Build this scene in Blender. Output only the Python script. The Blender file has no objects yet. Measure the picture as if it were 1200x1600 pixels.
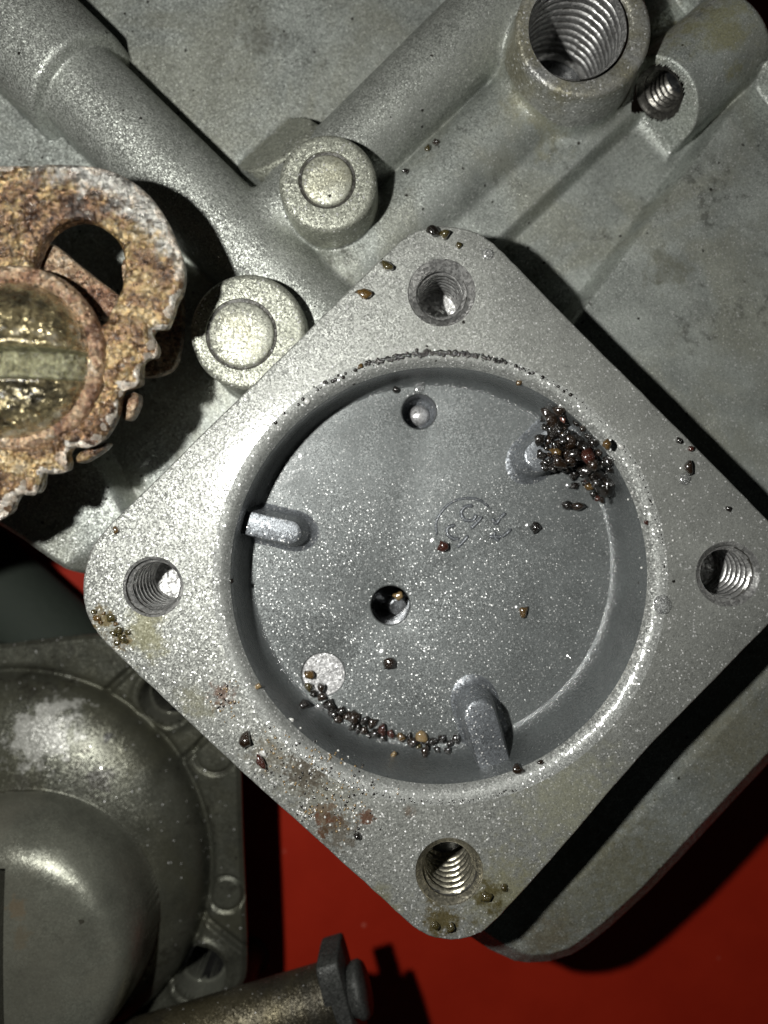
import bpy, bmesh, math, random
import numpy as np
from mathutils import Vector, Matrix
R = math.radians
rnd = random.Random(7)
sc = bpy.context.scene
col = sc.collection

# ---------------------------------------------------------------- camera, world, lamp
# one unit is about 7 mm; the square flange lies in the plane z = 0, the camera looks straight down on it
H = 12.09                      # height of the lens over the flange
NX, NY = 610.0, 755.0          # where the lens axis meets the photograph
LAMP = (-4.6, 1.0, 12.2)
cam = bpy.data.cameras.new('camera'); co = bpy.data.objects.new('camera', cam); col.objects.link(co)
co.location = (0, 0, H)
cam.sensor_width = 36; cam.lens = 36 * H / 16.0
cam.shift_x = (600 - NX) / 1600; cam.shift_y = (NY - 800) / 1600
cam.clip_start = 0.1; cam.clip_end = 200
cam.dof.use_dof = True; cam.dof.focus_distance = H + 0.3; cam.dof.aperture_fstop = 0.11
sc.camera = co
sc.render.resolution_x = 768; sc.render.resolution_y = 1024
w = bpy.data.worlds.new('World'); sc.world = w; w.use_nodes = True
bg = w.node_tree.nodes['Background']; bg.inputs[0].default_value = (0.9, 1.0, 0.95, 1); bg.inputs[1].default_value = 0.006
lamp = bpy.data.lights.new('phone_flash', 'POINT'); lo = bpy.data.objects.new('phone_flash', lamp); col.objects.link(lo)
lo.location = LAMP; lamp.energy = 10500; lamp.shadow_soft_size = 0.26; lamp.color = (1.0, 0.99, 0.95)
vs = sc.view_settings
vs.view_transform = 'Standard'; vs.look = 'None'; vs.exposure = 0; vs.gamma = 1
try: sc.cycles.max_bounces = 6
except Exception: pass

# ---------------------------------------------------------------- helpers
def W(px, py, z=0.0):
    k = (H - z) / H / 100.0
    return ((px - NX) * k, (NY - py) * k)
def W3(px, py, z=0.0): return W(px, py, z) + (z,)
def S(px, z=0.0): return px * (H - z) / H / 100.0

def setp(o, label=None, cat=None, group=None, kind=None):
    if label: o['label'] = label
    if cat: o['category'] = cat
    if group: o['group'] = group
    if kind: o['kind'] = kind
    return o
def thing(name, label, cat, loc, group=None):
    o = bpy.data.objects.new(name, None); col.objects.link(o); o.location = loc; o.empty_display_size = .2
    return setp(o, label, cat, group)
def wloc(o):
    v = Vector(o.location)
    while o.parent: o = o.parent
    return v
def link(name, me, mat=None, parent=None):
    o = bpy.data.objects.new(name, me); col.objects.link(o)
    if mat and not me.materials: me.materials.append(mat)
    if parent:
        o.parent = parent
        top = parent
        while top.parent: top = top.parent
        if parent is top: o.matrix_parent_inverse = Matrix.Translation(-Vector(top.location))
    return o
def mk(name, verts, faces, mat, parent=None, smooth=True, angle=None, recalc=True):
    me = bpy.data.meshes.new(name)
    me.from_pydata([tuple(v) for v in verts], [], faces); me.update()
    if recalc: bm = bmesh.new(); bm.from_mesh(me); bmesh.ops.recalc_face_normals(bm, faces=bm.faces); bm.to_mesh(me); bm.free()
    if smooth:
        me.polygons.foreach_set('use_smooth', [True] * len(me.polygons))
        if angle: me.set_sharp_from_angle(angle=R(angle))
    return link(name, me, mat, parent)
def smooth_loop(pts, n=8, closed=True):
    P = [Vector(p) for p in pts]; L = len(P); out = []
    for i in range(L if closed else L - 1):
        a, b, c, d = (P[(i - 1) % L], P[i], P[(i + 1) % L], P[(i + 2) % L]) if closed else (P[max(i - 1, 0)], P[i], P[i + 1], P[min(i + 2, L - 1)])
        for k in range(n):
            t = k / n
            out.append(.5 * ((2 * b) + (c - a) * t + (2 * a - 5 * b + 4 * c - d) * t * t + (3 * b - a - 3 * c + d) * t ** 3))
    if not closed: out.append(P[-1])
    return [(p[0], p[1]) for p in out]
def offset_loop(L, d):          # positive = towards the inside of an anticlockwise loop
    n = len(L); A = sum(L[i][0] * L[(i + 1) % n][1] - L[(i + 1) % n][0] * L[i][1] for i in range(n))
    s = 1 if A > 0 else -1; out = []
    for i in range(n):
        a, c = L[i - 1], L[(i + 1) % n]
        tx, ty = c[0] - a[0], c[1] - a[1]; q = math.hypot(tx, ty) or 1
        out.append((L[i][0] - s * ty / q * d, L[i][1] + s * tx / q * d))
    return out
def circle(cx, cy, r, n=48): return [(cx + r * math.cos(2 * math.pi * i / n), cy + r * math.sin(2 * math.pi * i / n)) for i in range(n)]
def plate(name, outer, holes, z, thick, bev, mat, parent=None, zf=None, angle=35, hole_bev=0.0, rows=3):
    """a flat plate: outline and holes as loops, a rounded outer edge, real thickness"""
    bm = bmesh.new()
    def ring(L, zz): return [bm.verts.new((p[0], p[1], zz)) for p in L]
    def bridge(a, b):
        n = len(a)
        for i in range(n): bm.faces.new((a[i], a[(i + 1) % n], b[(i + 1) % n], b[i]))
    def edges(r): return [bm.edges.get((r[i], r[(i + 1) % len(r)])) or bm.edges.new((r[i], r[(i + 1) % len(r)])) for i in range(len(r))]
    top = []; bot = []
    def side(L, b, sgn):
        prev = ring(offset_loop(L, sgn * b) if b else L, z); first = prev
        if b:
            for k in range(1, rows + 1):
                a = math.pi / 2 * k / rows
                r = ring(offset_loop(L, sgn * b * (1 - math.sin(a))), z - b * (1 - math.cos(a))); bridge(prev, r); prev = r
        last = ring(L, z - thick); bridge(prev, last)
        return first, last
    f, l = side(outer, bev, 1); E1 = edges(f); E2 = edges(l)
    for h in holes:
        f, l = side(h, hole_bev, -1); E1 += edges(f); E2 += edges(l)
    bmesh.ops.triangle_fill(bm, use_beauty=True, use_dissolve=False, edges=E1)
    bmesh.ops.triangle_fill(bm, use_beauty=True, use_dissolve=False, edges=E2)
    bmesh.ops.recalc_face_normals(bm, faces=bm.faces)
    me = bpy.data.meshes.new(name); bm.to_mesh(me); bm.free()
    me.polygons.foreach_set('use_smooth', [True] * len(me.polygons)); me.set_sharp_from_angle(angle=R(angle))
    return link(name, me, mat, parent)
def lathe_data(prof, cfun, seg=64, cap_start=False, cap_end=False, wob=0.0):
    v = []; f = []
    for j, (r, z) in enumerate(prof):
        cx, cy = cfun(z)
        for i in range(seg):
            a = 2 * math.pi * i / seg; rr = r * (1 + wob * math.sin(3 * a + j) + wob * .7 * math.sin(7 * a))
            v.append((cx + rr * math.cos(a), cy + rr * math.sin(a), z))
    for j in range(len(prof) - 1):
        for i in range(seg):
            f.append((j * seg + i, j * seg + (i + 1) % seg, (j + 1) * seg + (i + 1) % seg, (j + 1) * seg + i))
    if cap_start: f.append(tuple(range(seg)))
    if cap_end: f.append(tuple((len(prof) - 1) * seg + i for i in range(seg)))
    return v, f
def lathe(name, prof, c, mat, parent=None, seg=64, caps=(False, False), xf=None, angle=50, wob=0.0):
    v, f = lathe_data(prof, c if callable(c) else (lambda z: c), seg, caps[0], caps[1], wob)
    if xf is not None: v = [tuple(xf @ Vector(p)) for p in v]
    return mk(name, v, f, mat, parent, True, angle)
def thread(name, rin, depth, pitch, tooth, z0, c, mat, parent=None, rlead=None, seg=56, xf=None, bottom=None, start=0.0, duty=1.0, root=.26):
    """a tapped hole: lead-in chamfer, helical thread down the wall, flat bottom"""
    per = 10; turns = depth / pitch; n = int(turns * per)
    rows = []
    if rlead: rows.append([(rlead, z0)] * seg); rows.append([(rlead - (rlead - rin) * .2, z0 - (rlead - rin) * .35)] * seg)
    ztop = z0 - ((rlead - rin) * .9 if rlead else 0)
    for j in range(n + 1):
        row = []
        for i in range(seg):
            ph = (j / per + i / seg + start) % 1.0
            t = 1 - abs(2 * ph - 1); t = 1 - min(1, t * duty)
            row.append((rin - (.06 * tooth if not rlead else 0) + tooth * (t - .75) * min(1, (j + i / seg) / per * 1.5), ztop - j / per * pitch))
        rows.append(row)
    rows.append([(rin * .82, ztop - depth - .02)] * seg)
    v = []; f = []
    for row in rows:
        for i, (r, z) in enumerate(row):
            a = 2 * math.pi * i / seg; v.append((c[0] + r * math.cos(a), c[1] + r * math.sin(a), z))
    for j in range(len(rows) - 1):
        for i in range(seg): f.append((j * seg + i, (j + 1) * seg + i, (j + 1) * seg + (i + 1) % seg, j * seg + (i + 1) % seg))
    if xf is not None: v = [tuple(xf @ Vector(p)) for p in v]
    o = mk(name, v, f, mat, parent, True, None)
    o.data.materials.append(M['root_dark']); k0 = 2 if rlead else 0
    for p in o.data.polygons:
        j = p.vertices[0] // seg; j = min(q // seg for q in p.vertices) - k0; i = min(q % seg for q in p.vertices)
        if 0 <= j < n and abs(2 * (((j + .5) / per + i / seg + start) % 1.0) - 1) > 1 - root: p.material_index = 1  # faces along the thread roots get a much darker colour
    if bottom:
        zb = ztop - depth - .02
        vv = [(c[0] + rin * .84 * math.cos(2 * math.pi * i / seg), c[1] + rin * .84 * math.sin(2 * math.pi * i / seg), zb) for i in range(seg)] + [(c[0], c[1], zb - .05)]
        if xf is not None: vv = [tuple(xf @ Vector(p)) for p in vv]
        mk('hole_bottom', vv, [(i, (i + 1) % seg, seg) for i in range(seg)], bottom, o, True)
    return o
def grid_mesh(parts, X, Y, Z, keep, lab, parent):
    """cut one height field into part meshes by label, with the normals of the whole surface"""
    ny, nx = X.shape
    P = np.stack([X, Y, Z], -1)
    N = np.zeros_like(P)
    q = [P[:-1, :-1], P[:-1, 1:], P[1:, 1:], P[1:, :-1]]
    fn = np.cross(q[2] - q[0], q[3] - q[1])
    for a, b in ((slice(0, -1), slice(0, -1)), (slice(0, -1), slice(1, None)), (slice(1, None), slice(1, None)), (slice(1, None), slice(0, -1))):
        N[a, b] += fn * keep[..., None]
    N /= np.maximum(np.linalg.norm(N, axis=-1, keepdims=True), 1e-9)
    idx = np.arange(ny * nx).reshape(ny, nx)
    Q = np.stack([idx[:-1, :-1], idx[:-1, 1:], idx[1:, 1:], idx[1:, :-1]], -1)
    L = lab[:-1, :-1]; out = {}
    for k, (name, mat) in parts.items():
        fq = Q[keep & (L == k)]
        if not len(fq): continue
        u, inv = np.unique(fq, return_inverse=True); inv = inv.reshape(fq.shape)
        me = bpy.data.meshes.new(name)
        me.vertices.add(len(u)); me.vertices.foreach_set('co', P.reshape(-1, 3)[u].astype(np.float32).ravel())
        me.loops.add(inv.size); me.loops.foreach_set('vertex_index', inv.astype(np.int32).ravel())
        me.polygons.add(len(fq)); me.polygons.foreach_set('loop_start', np.arange(0, inv.size, 4, dtype=np.int32))
        me.polygons.foreach_set('use_smooth', np.ones(len(fq), dtype=bool))
        me.update(calc_edges=True); me.validate()
        me.normals_split_custom_set_from_vertices(N.reshape(-1, 3)[u].tolist())
        out[k] = link(name, me, mat, parent)
    return out
def poly_sd(X, Y, poly):
    """signed distance to a polygon, positive inside"""
    d = np.full(X.shape, 1e9); ins = np.zeros(X.shape, bool); n = len(poly)
    for i in range(n):
        ax, ay = poly[i]; bx, by = poly[(i + 1) % n]
        ex, ey = bx - ax, by - ay; wx, wy = X - ax, Y - ay
        t = np.clip((wx * ex + wy * ey) / (ex * ex + ey * ey + 1e-12), 0, 1)
        d = np.minimum(d, (wx - ex * t) ** 2 + (wy - ey * t) ** 2)
        c = ((ay > Y) != (by > Y)) & (X < ex * (Y - ay) / (ey if abs(ey) > 1e-12 else 1e-12) + ax)
        ins ^= c
    d = np.sqrt(d); return np.where(ins, d, -d)
def sstep(a, b, x):
    t = np.clip((x - a) / (b - a), 0, 1); return t * t * (3 - 2 * t)
def smin(a, b, k):
    h = np.maximum(k - np.abs(a - b), 0) / k
    return np.minimum(a, b) - h * h * h * k / 6.0
def vnoise(X, Y, s, seed=0):
    """cheap smooth noise for slow unevenness of a casting"""
    r = np.random.RandomState(seed); o = np.zeros_like(X)
    for k in range(7):
        a = r.rand() * 6.28; f = s * (.5 + r.rand() * 1.2)
        o += np.sin((X * math.cos(a) + Y * math.sin(a)) * f + r.rand() * 6.28)
    return o / 7

# ---------------------------------------------------------------- materials
class NT:
    def __init__(s, name):
        s.m = bpy.data.materials.new(name); s.m.use_nodes = True; s.t = s.m.node_tree
        s.p = s.t.nodes['Principled BSDF']; s.co = s.t.nodes.new('ShaderNodeTexCoord').outputs['Object']
    def n(s, typ, **kw):
        q = s.t.nodes.new('ShaderNode' + typ)
        for k, v in kw.items(): setattr(q, k, v)
        return q
    def l(s, a, b): s.t.links.new(a, b)
    def put(s, sock, v):
        if hasattr(v, 'node'): s.l(v, sock)
        elif v is not None: sock.default_value = v
    def math(s, op, a, b=None, c=None, clamp=False):
        q = s.n('Math', operation=op, use_clamp=clamp)
        for i, v in enumerate((a, b, c)):
            if v is not None: s.put(q.inputs[i], v)
        return q.outputs[0]
    def vm(s, op, a, b=None, scale=None):
        q = s.n('VectorMath', operation=op); s.put(q.inputs[0], a)
        if b is not None: s.put(q.inputs[1], b)
        if scale is not None: s.put(q.inputs['Scale'], scale)
        return q.outputs['Value'] if op in ('DISTANCE', 'LENGTH', 'DOT_PRODUCT') else q.outputs[0]
    def noise(s, scale, detail=3, rough=.55, vec=None, dist=0.0):
        q = s.n('TexNoise'); q.inputs['Scale'].default_value = scale; q.inputs['Detail'].default_value = detail
        q.inputs['Roughness'].default_value = rough; q.inputs['Distortion'].default_value = dist; s.l(vec or s.co, q.inputs['Vector']); return q.outputs['Fac']
    def vor(s, scale, vec=None):
        q = s.n('TexVoronoi'); q.inputs['Scale'].default_value = scale; s.l(vec or s.co, q.inputs['Vector']); return q
    def map(s, v, a, b, c=0.0, d=1.0, smooth=False):
        q = s.n('MapRange', interpolation_type='SMOOTHSTEP' if smooth else 'LINEAR')
        for i, x in enumerate((v, a, b, c, d)): s.put(q.inputs[i], x)
        return q.outputs[0]
    def mix(s, f, a, b, blend='MIX'):
        q = s.n('Mix', data_type='RGBA', blend_type=blend); s.put(q.inputs[0], f)
        for i, v in ((6, a), (7, b)): s.put(q.inputs[i], (*v, 1) if isinstance(v, tuple) and len(v) == 3 else v)
        return q.outputs[2]
    def ramp(s, f, stops):
        q = s.n('ValToRGB'); e = q.color_ramp.elements
        while len(e) < len(stops): e.new(.5)
        for i, (p, c) in enumerate(stops): e[i].position = p; e[i].color = (*c, 1)
        s.l(f, q.inputs[0]); return q.outputs[0]
    def sep(s, v):
        q = s.n('SeparateXYZ'); s.l(v, q.inputs[0]); return q.outputs
    def bump(s, h, strength, dist, normal=None):
        q = s.n('Bump'); q.inputs['Strength'].default_value = strength; q.inputs['Distance'].default_value = dist
        s.l(h, q.inputs['Height'])
        if normal is not None: s.l(normal, q.inputs['Normal'])
        return q.outputs[0]

def cast_mat(name, colr, metallic=.8, rough=.42, grain=30, spark=.55, flakes=.06, coat=0.0, mottle=.25, hot=0.0, coatb=.2, coatn=5, gc=.34, coati=1.5, tint=None, tintamt=.5,
             stains=(), bumpd=.012, bumps=.5, bumpscale=14, dirt=.0, specks=0.0, smear=0.0, flakew=.8, coatr=.08):
    """blasted cast metal: grains that each face a little their own way, bright flakes, slow mottling, stains and painted highlights with shapes of their own"""
    s = NT(name); p = s.p
    v1 = s.vor(grain); v2 = s.vor(grain * 2.1)
    c1 = v1.outputs['Color']; x = s.sep(c1)
    base = s.mix(1.0, (*colr,), s.ramp(x[0], [(0, (1 - gc * 1.35,) * 3), (.55, (.98, .98, .98)), (1, (1 + gc * 1.25,) * 3)]), 'MULTIPLY')
    slow = s.noise(1.1, 5, .62); fine = s.noise(bumpscale, 4, .6)
    base = s.mix(1.0, base, s.ramp(slow, [(.3, (1 - mottle,) * 3), (.55, (1.0,) * 3), (.75, (1 + mottle * .5,) * 3)]), 'MULTIPLY')
    if tint:
        base = s.mix(s.math('MULTIPLY', s.map(s.noise(.55, 4, .6, dist=.6), .42, .64, 0, 1, True), tintamt), base, tint)
    rgh = s.math('ADD', rough, s.map(s.noise(2.3, 3), .3, .7, -.07, .09))
    if dirt:
        d = s.map(s.math('MULTIPLY', s.noise(6, 6, .7), s.noise(.9, 3, .6)), .30, .40, 0, dirt, True)
        base = s.mix(d, base, (.035, .033, .025)); 
    flake = s.map(x[1], 1 - flakes, 1 - flakes * .6)
    base = s.mix(s.math('MULTIPLY', flake, flakew), base, (.95, .95, .93))
    if specks:
        k = s.sep(s.vor(7.0).outputs['Color']); dd = s.vor(7.0).outputs['Distance']
        m = s.math('MULTIPLY', s.map(k[0], 1 - specks, 1 - specks + .01), s.map(s.math('ADD', dd, s.map(s.noise(30, 2), 0, 1, -.15, .15)), .16, .22, 1, 0), clamp=True)
        base = s.mix(m, base, (.02, .018, .014))
    met = metallic
    for (px, py, z, rad, colour, amt, nscale, edge) in stains:
        cx, cy = W(px, py, z)
        ds = s.vm('DISTANCE', s.vm('MULTIPLY', s.co, (1, 1, 0)), (cx, cy, 0))
        g = s.math('ADD', ds, s.map(s.noise(nscale if rad < .9 else nscale + 3.5, 6, .68), .25, .75, -rad * (1.0 if rad < .9 else .55), rad * (1.0 if rad < .9 else .55)))
        f = s.math('MULTIPLY', s.map(g, rad, rad * (1 - edge), 0, 1, True), amt)
        base = s.mix(f, base, colour); met = s.math('MULTIPLY', met, s.math('SUBTRACT', 1, s.math('MULTIPLY', f, .7)))
    s.put(p.inputs['Base Color'], base); s.put(p.inputs['Metallic'], met)
    s.put(p.inputs['Roughness'], s.math('SUBTRACT', rgh, s.math('MULTIPLY', flake, .12), clamp=True))
    nb = s.bump(fine, bumps, bumpd)
    off = s.vm('SCALE', s.vm('SUBTRACT', c1, (.5, .5, .5)), scale=spark)
    off2 = s.vm('SCALE', s.vm('SUBTRACT', v2.outputs['Color'], (.5, .5, .5)), scale=spark * .6)
    s.put(p.inputs['Normal'], s.vm('NORMALIZE', s.vm('ADD', s.vm('ADD', nb, off), off2)))
    if hot:     # a thin oily skin that follows the coarse relief only
        p.inputs['Coat Weight'].default_value = hot; p.inputs['Coat Roughness'].default_value = .10; p.inputs['Coat IOR'].default_value = 2.4
        s.put(p.inputs['Coat Normal'], s.bump(s.vor(19).outputs['Distance'], .22, .012))
    if coat:
        p.inputs['Coat IOR'].default_value = coati; p.inputs['Coat Weight'].default_value = coat; p.inputs['Coat Roughness'].default_value = coatr
        s.put(p.inputs['Coat Normal'], s.bump(s.noise(coatn, 3), coatb, .03))
    return s.m

OLIVE = (.17, .16, .085); RUST = (.11, .042, .017); OCHRE = (.22, .14, .03); NEAR_BLACK = (.03, .028, .02)
M = {}
M['flange'] = cast_mat('flange_metal', (.362, .372, .345), .48, .50, 44, .38, .05, mottle=.10, dirt=.12, specks=.02, hot=1.0, gc=.3,
    stains=[(225, 985, 0, .6, (.21, .2, .1), .75, 2.5, .9), (300, 1100, 0, .4, (.2, .19, .11), .6, 3, .9), (160, 970, 0, .26, (.12, .085, .02), .9, 6, .8), (192, 1000, 0, .2, (.12, .08, .02), .9, 8, .7),
            (345, 1085, 0, .26, RUST, .75, 6, .9), (510, 1280, 0, .24, RUST, .95, 5, .35), (572, 1278, 0, .14, RUST, .9, 7, .4),
            (790, 1400, 0, 1.0, (.23, .22, .12), .75, 3.0, 1.0), (600, 1420, 0, .5, (.2, .19, .1), .6, 3, .9), (690, 1435, 0, .45, (.09, .07, .02), .95, 4, .8), (765, 1400, 0, .36, (.09, .075, .025), .95, 5, .8),
            (890, 1250, 0, 1.3, (.29, .29, .20), .7, 3.0, 1.0), (500, 1230, 0, .75, (.2, .19, .14), .55, 7, .8), (420, 1180, 0, .4, (.12, .1, .06), .6, 9, .7), (480, 1205, 0, .42, (.07, .055, .035), .85, 12, .6), (530, 1300, 0, .36, (.08, .06, .035), .7, 9, .6), (640, 1268, 0, .12, (.12, .07, .035), .6, 7, .8)])
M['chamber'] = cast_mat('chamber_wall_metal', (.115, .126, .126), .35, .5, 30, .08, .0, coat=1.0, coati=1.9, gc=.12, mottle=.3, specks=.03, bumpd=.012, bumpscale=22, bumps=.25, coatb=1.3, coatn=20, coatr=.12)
M['rim'] = cast_mat('chamber_rim_metal', (.32, .33, .312), .42, .50, 44, .38, .05, gc=.3, mottle=.12, specks=.03, coat=1.0, coatb=.8, coati=2.2, coatr=.12, bumpscale=12)
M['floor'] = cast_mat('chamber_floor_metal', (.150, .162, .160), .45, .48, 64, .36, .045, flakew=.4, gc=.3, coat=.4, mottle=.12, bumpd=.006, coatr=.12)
M['rib'] = cast_mat('rib_metal', (.20, .215, .23), .5, .40, 46, .28, .04, coat=.6)
M['wall'] = cast_mat('casting_metal', (.37, .395, .365), .48, .48, 50, .42, .05, flakew=.5, mottle=.3, tint=(.28, .28, .22), tintamt=.5, dirt=.5, specks=.05,
    stains=[(1000, 60, -2, 1.0, (.17, .16, .08), .65, 2, .9), (850, 190, -2, .8, (.18, .17, .095), .6, 2, .9), (1110, 60, -1.5, .8, (.17, .16, .07), .7, 2, .9), (400, 60, -2.5, .5, (.10, .10, .08), .7, 5, .9), (1040, 420, -1.7, .5, (.11, .11, .08), .7, 4, .9),
            (860, 1470, -1.8, 1.0, (.12, .10, .06), .8, 3.5, 1.0), (960, 1360, -1.8, 1.9, (.15, .145, .095), .85, 3, 1.0), (1150, 1140, -1.8, 1.6, (.16, .155, .11), .8, 3, 1.0)])
M['tube'] = cast_mat('passage_metal', (.345, .362, .33), .52, .46, 48, .48, .05, flakew=.5, mottle=.15, specks=.05)
M['boss'] = cast_mat('boss_metal', (.35, .36, .30), .52, .48, 36, .4, .035, mottle=.15, specks=.04)
M['bigboss'] = cast_mat('threaded_boss_metal', (.36, .365, .35), .52, .48, 34, .42, .04, tint=(.19, .17, .08), tintamt=.6, dirt=.3, coat=.15)
M['plug'] = cast_mat('plug_metal', (.5, .51, .43), .55, .5, 36, .38, .04, mottle=.1, tint=(.4, .38, .24), tintamt=.5, specks=.05)
M['pad'] = cast_mat('pad_metal', (.5, .5, .5), .6, .45, 36, .25, .05, mottle=.1)
M['groove'] = cast_mat('groove_grime', (.05, .048, .04), .2, .5, 26, .3, .02, coat=.4)
M['thread'] = cast_mat('thread_metal', (.40, .40, .39), .7, .34, 30, .10, .0, mottle=.2, bumpd=.004)
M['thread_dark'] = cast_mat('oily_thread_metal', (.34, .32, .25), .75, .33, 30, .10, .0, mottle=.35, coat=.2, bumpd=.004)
M['hole_shade'] = cast_mat('hole_shade_black', (.012, .012, .011), .1, .6, 30, .1, .0)  # near-black colour puts the shade of the deep screw holes into the material
M['thread_black'] = cast_mat('dark_oily_thread', (.15, .145, .13), .75, .3, 30, .08, .0, mottle=.3)
M['bore'] = cast_mat('bore_metal', (.10, .105, .11), .8, .25, 16, .12, .0, coat=1)
M['root_dark'] = cast_mat('thread_root_dark', (.05, .048, .042), .3, .5, 30, .1, .0)
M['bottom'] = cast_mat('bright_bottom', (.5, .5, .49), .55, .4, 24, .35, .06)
M['cover'] = cast_mat('cover_metal', (.09, .092, .072), .58, .36, 40, .18, .003, gc=.16, mottle=.4, tint=(.085, .084, .058), tintamt=.7, dirt=.7, specks=.04, bumpd=.016, bumps=.5, bumpscale=9,
    stains=[(62, 1150, -2.7, .72, (.30, .30, .275), .85, 3.5, .6), (150, 1225, -2.7, .3, NEAR_BLACK, .8, 7, .5), (30, 1225, -2.7, .35, NEAR_BLACK, .6, 6, .7), (160, 1160, -2.8, .10, (.02, .02, .016), .9, 14, .4)])  # pale patch is a highlight painted into the colour; near-black patches beneath it
M['dome'] = cast_mat('dome_metal', (.17, .175, .142), .5, .33, 34, .09, .0, gc=.12, mottle=.35, tint=(.17, .165, .13), tintamt=.5, dirt=.3, bumpd=.014, bumps=.4, bumpscale=7,
    stains=[(32, 1410, -1.6, .26, (.12, .09, .055), .7, 4, .7), (38, 1455, -1.6, .24, (.10, .08, .05), .6, 4, .7), (132, 1433, -1.6, .06, NEAR_BLACK, .9, 9, .5)])
M['rod'] = cast_mat('rod_metal', (.075, .069, .054), .7, .42, 46, .4, .006, mottle=.4, tint=(.10, .085, .045), tintamt=.7, dirt=.4)
M['clip'] = cast_mat('clip_metal', (.06, .062, .058), .4, .55, 34, .3, .0, mottle=.3)

def red_mat():
    s = NT('red_enamel'); p = s.p
    s.put(p.inputs['Base Color'], s.mix(s.map(s.noise(.8, 4), .3, .7, 0, .5), (.34, .02, .007), (.25, .012, .004)))
    p.inputs['Roughness'].default_value = .38; p.inputs['Specular IOR Level'].default_value = .35
    k = s.sep(s.vor(1.6).outputs['Color']); d = s.vor(1.6).outputs['Distance']
    m = s.math('MULTIPLY', s.map(k[0], .8, .81), s.map(s.math('ADD', d, s.map(s.noise(9, 3), 0, 1, -.1, .1)), .05, .09, 1, 0), clamp=True)
    s.put(p.inputs['Base Color'], s.mix(m, s.p.inputs['Base Color'].links[0].from_socket, (.42, .1, .07)))
    s.put(p.inputs['Normal'], s.bump(s.noise(3, 4), .12, .05)); return s.m
M['red'] = red_mat()
def rust_mat(name, stops, metallic, rough, scale=3.0, bd=.10, edge=None, fleck=.7):
    s = NT(name); p = s.p
    a = s.noise(scale, 7, .68, dist=.5); b = s.noise(scale * 5, 5, .7); v = s.vor(20); v3 = s.vor(9)
    f = s.math('ADD', s.math('MULTIPLY', a, .68), s.math('MULTIPLY', b, .32))
    c = s.ramp(f, stops); x = s.sep(v.outputs['Color'])
    c = s.mix(1, c, s.ramp(x[0], [(0, (.55,) * 3), (1, (1.4,) * 3)]), 'MULTIPLY')
    if edge:
        cx, cy = W(edge[0], edge[1], 1.0)
        ds = s.vm('DISTANCE', s.vm('MULTIPLY', s.co, (1, 1, 0)), (cx, cy, 0))
        g = s.map(s.math('ADD', ds, s.map(s.noise(4, 5, .7), .3, .7, -.28, .28)), edge[2], edge[3], 0, .9, True)
        c = s.mix(g, c, edge[4])
    if fleck:
        c = s.mix(s.map(s.noise(11, 6, .72, dist=.8), .60, .68, 0, fleck, True), c, (.66, .60, .52)); c = s.mix(s.map(s.noise(8, 6, .7, dist=1.0), .59, .66, 0, fleck, True), c, (.035, .018, .010))
    s.put(p.inputs['Base Color'], c); p.inputs['Metallic'].default_value = metallic
    s.put(p.inputs['Roughness'], s.map(b, .3, .7, rough - .12, rough + .14))
    h = s.math('ADD', b, s.math('MULTIPLY', v3.outputs['Distance'], .35))
    nb = s.bump(h, .9, bd)
    off = s.vm('SCALE', s.vm('SUBTRACT', v.outputs['Color'], (.5, .5, .5)), scale=.8)
    s.put(p.inputs['Normal'], s.vm('NORMALIZE', s.vm('ADD', nb, off)))
    p.inputs['Coat Weight'].default_value = .7; p.inputs['Coat Roughness'].default_value = .16; p.inputs['Coat IOR'].default_value = 1.6
    s.put(p.inputs['Coat Normal'], nb)
    return s.m
RST = [(.37, (.025, .013, .007)), (.44, (.10, .05, .025)), (.50, (.21, .125, .06)), (.56, (.35, .25, .11)), (.66, (.6, .52, .37))]
M['rust'] = rust_mat('rusted_lever', RST, .7, .34, 1.5, .07, (-40, 640, 3.38, 3.78, (.40, .40, .37)))
M['rust_red'] = rust_mat('red_rust', [(.36, (.06, .025, .013)), (.46, (.20, .105, .06)), (.55, (.40, .28, .17)), (.67, (.62, .55, .44))], .55, .34, 2.2, .07)
M['nodule'] = rust_mat('worn_nodule', [(.33, (.25, .14, .08)), (.44, (.55, .46, .36)), (.6, (.75, .72, .66))], .6, .33, 4.0, .05)
M['bolt'] = rust_mat('grimy_bolt', [(.38, (.02, .017, .012)), (.45, (.15, .13, .08)), (.52, (.42, .35, .19)), (.60, (.68, .62, .48))], .8, .26, .75, .04, fleck=.35)
M['slot'] = rust_mat('green_slot', [(.35, (.05, .045, .018)), (.5, (.16, .155, .085)), (.7, (.32, .32, .2))], .4, .42, 4.0, .05, fleck=.3)
def grit_mat(name, c, c2, rough=.12, trans=0.0):
    s = NT(name); p = s.p
    oi = s.n('ObjectInfo').outputs['Random']
    s.put(p.inputs['Base Color'], s.mix(s.map(s.noise(9, 4, .6), .35, .65), (*c,), (*c2,)))
    s.put(p.inputs['Roughness'], s.map(s.noise(14, 2), .3, .7, rough, rough + .12)); p.inputs['Coat Weight'].default_value = 1; p.inputs['Coat Roughness'].default_value = .16; p.inputs['Coat IOR'].default_value = 1.9
    p.inputs['Transmission Weight'].default_value = trans; p.inputs['IOR'].default_value = 1.38
    s.put(p.inputs['Normal'], s.bump(s.noise(12, 3), .5, .03)); return s.m
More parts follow.
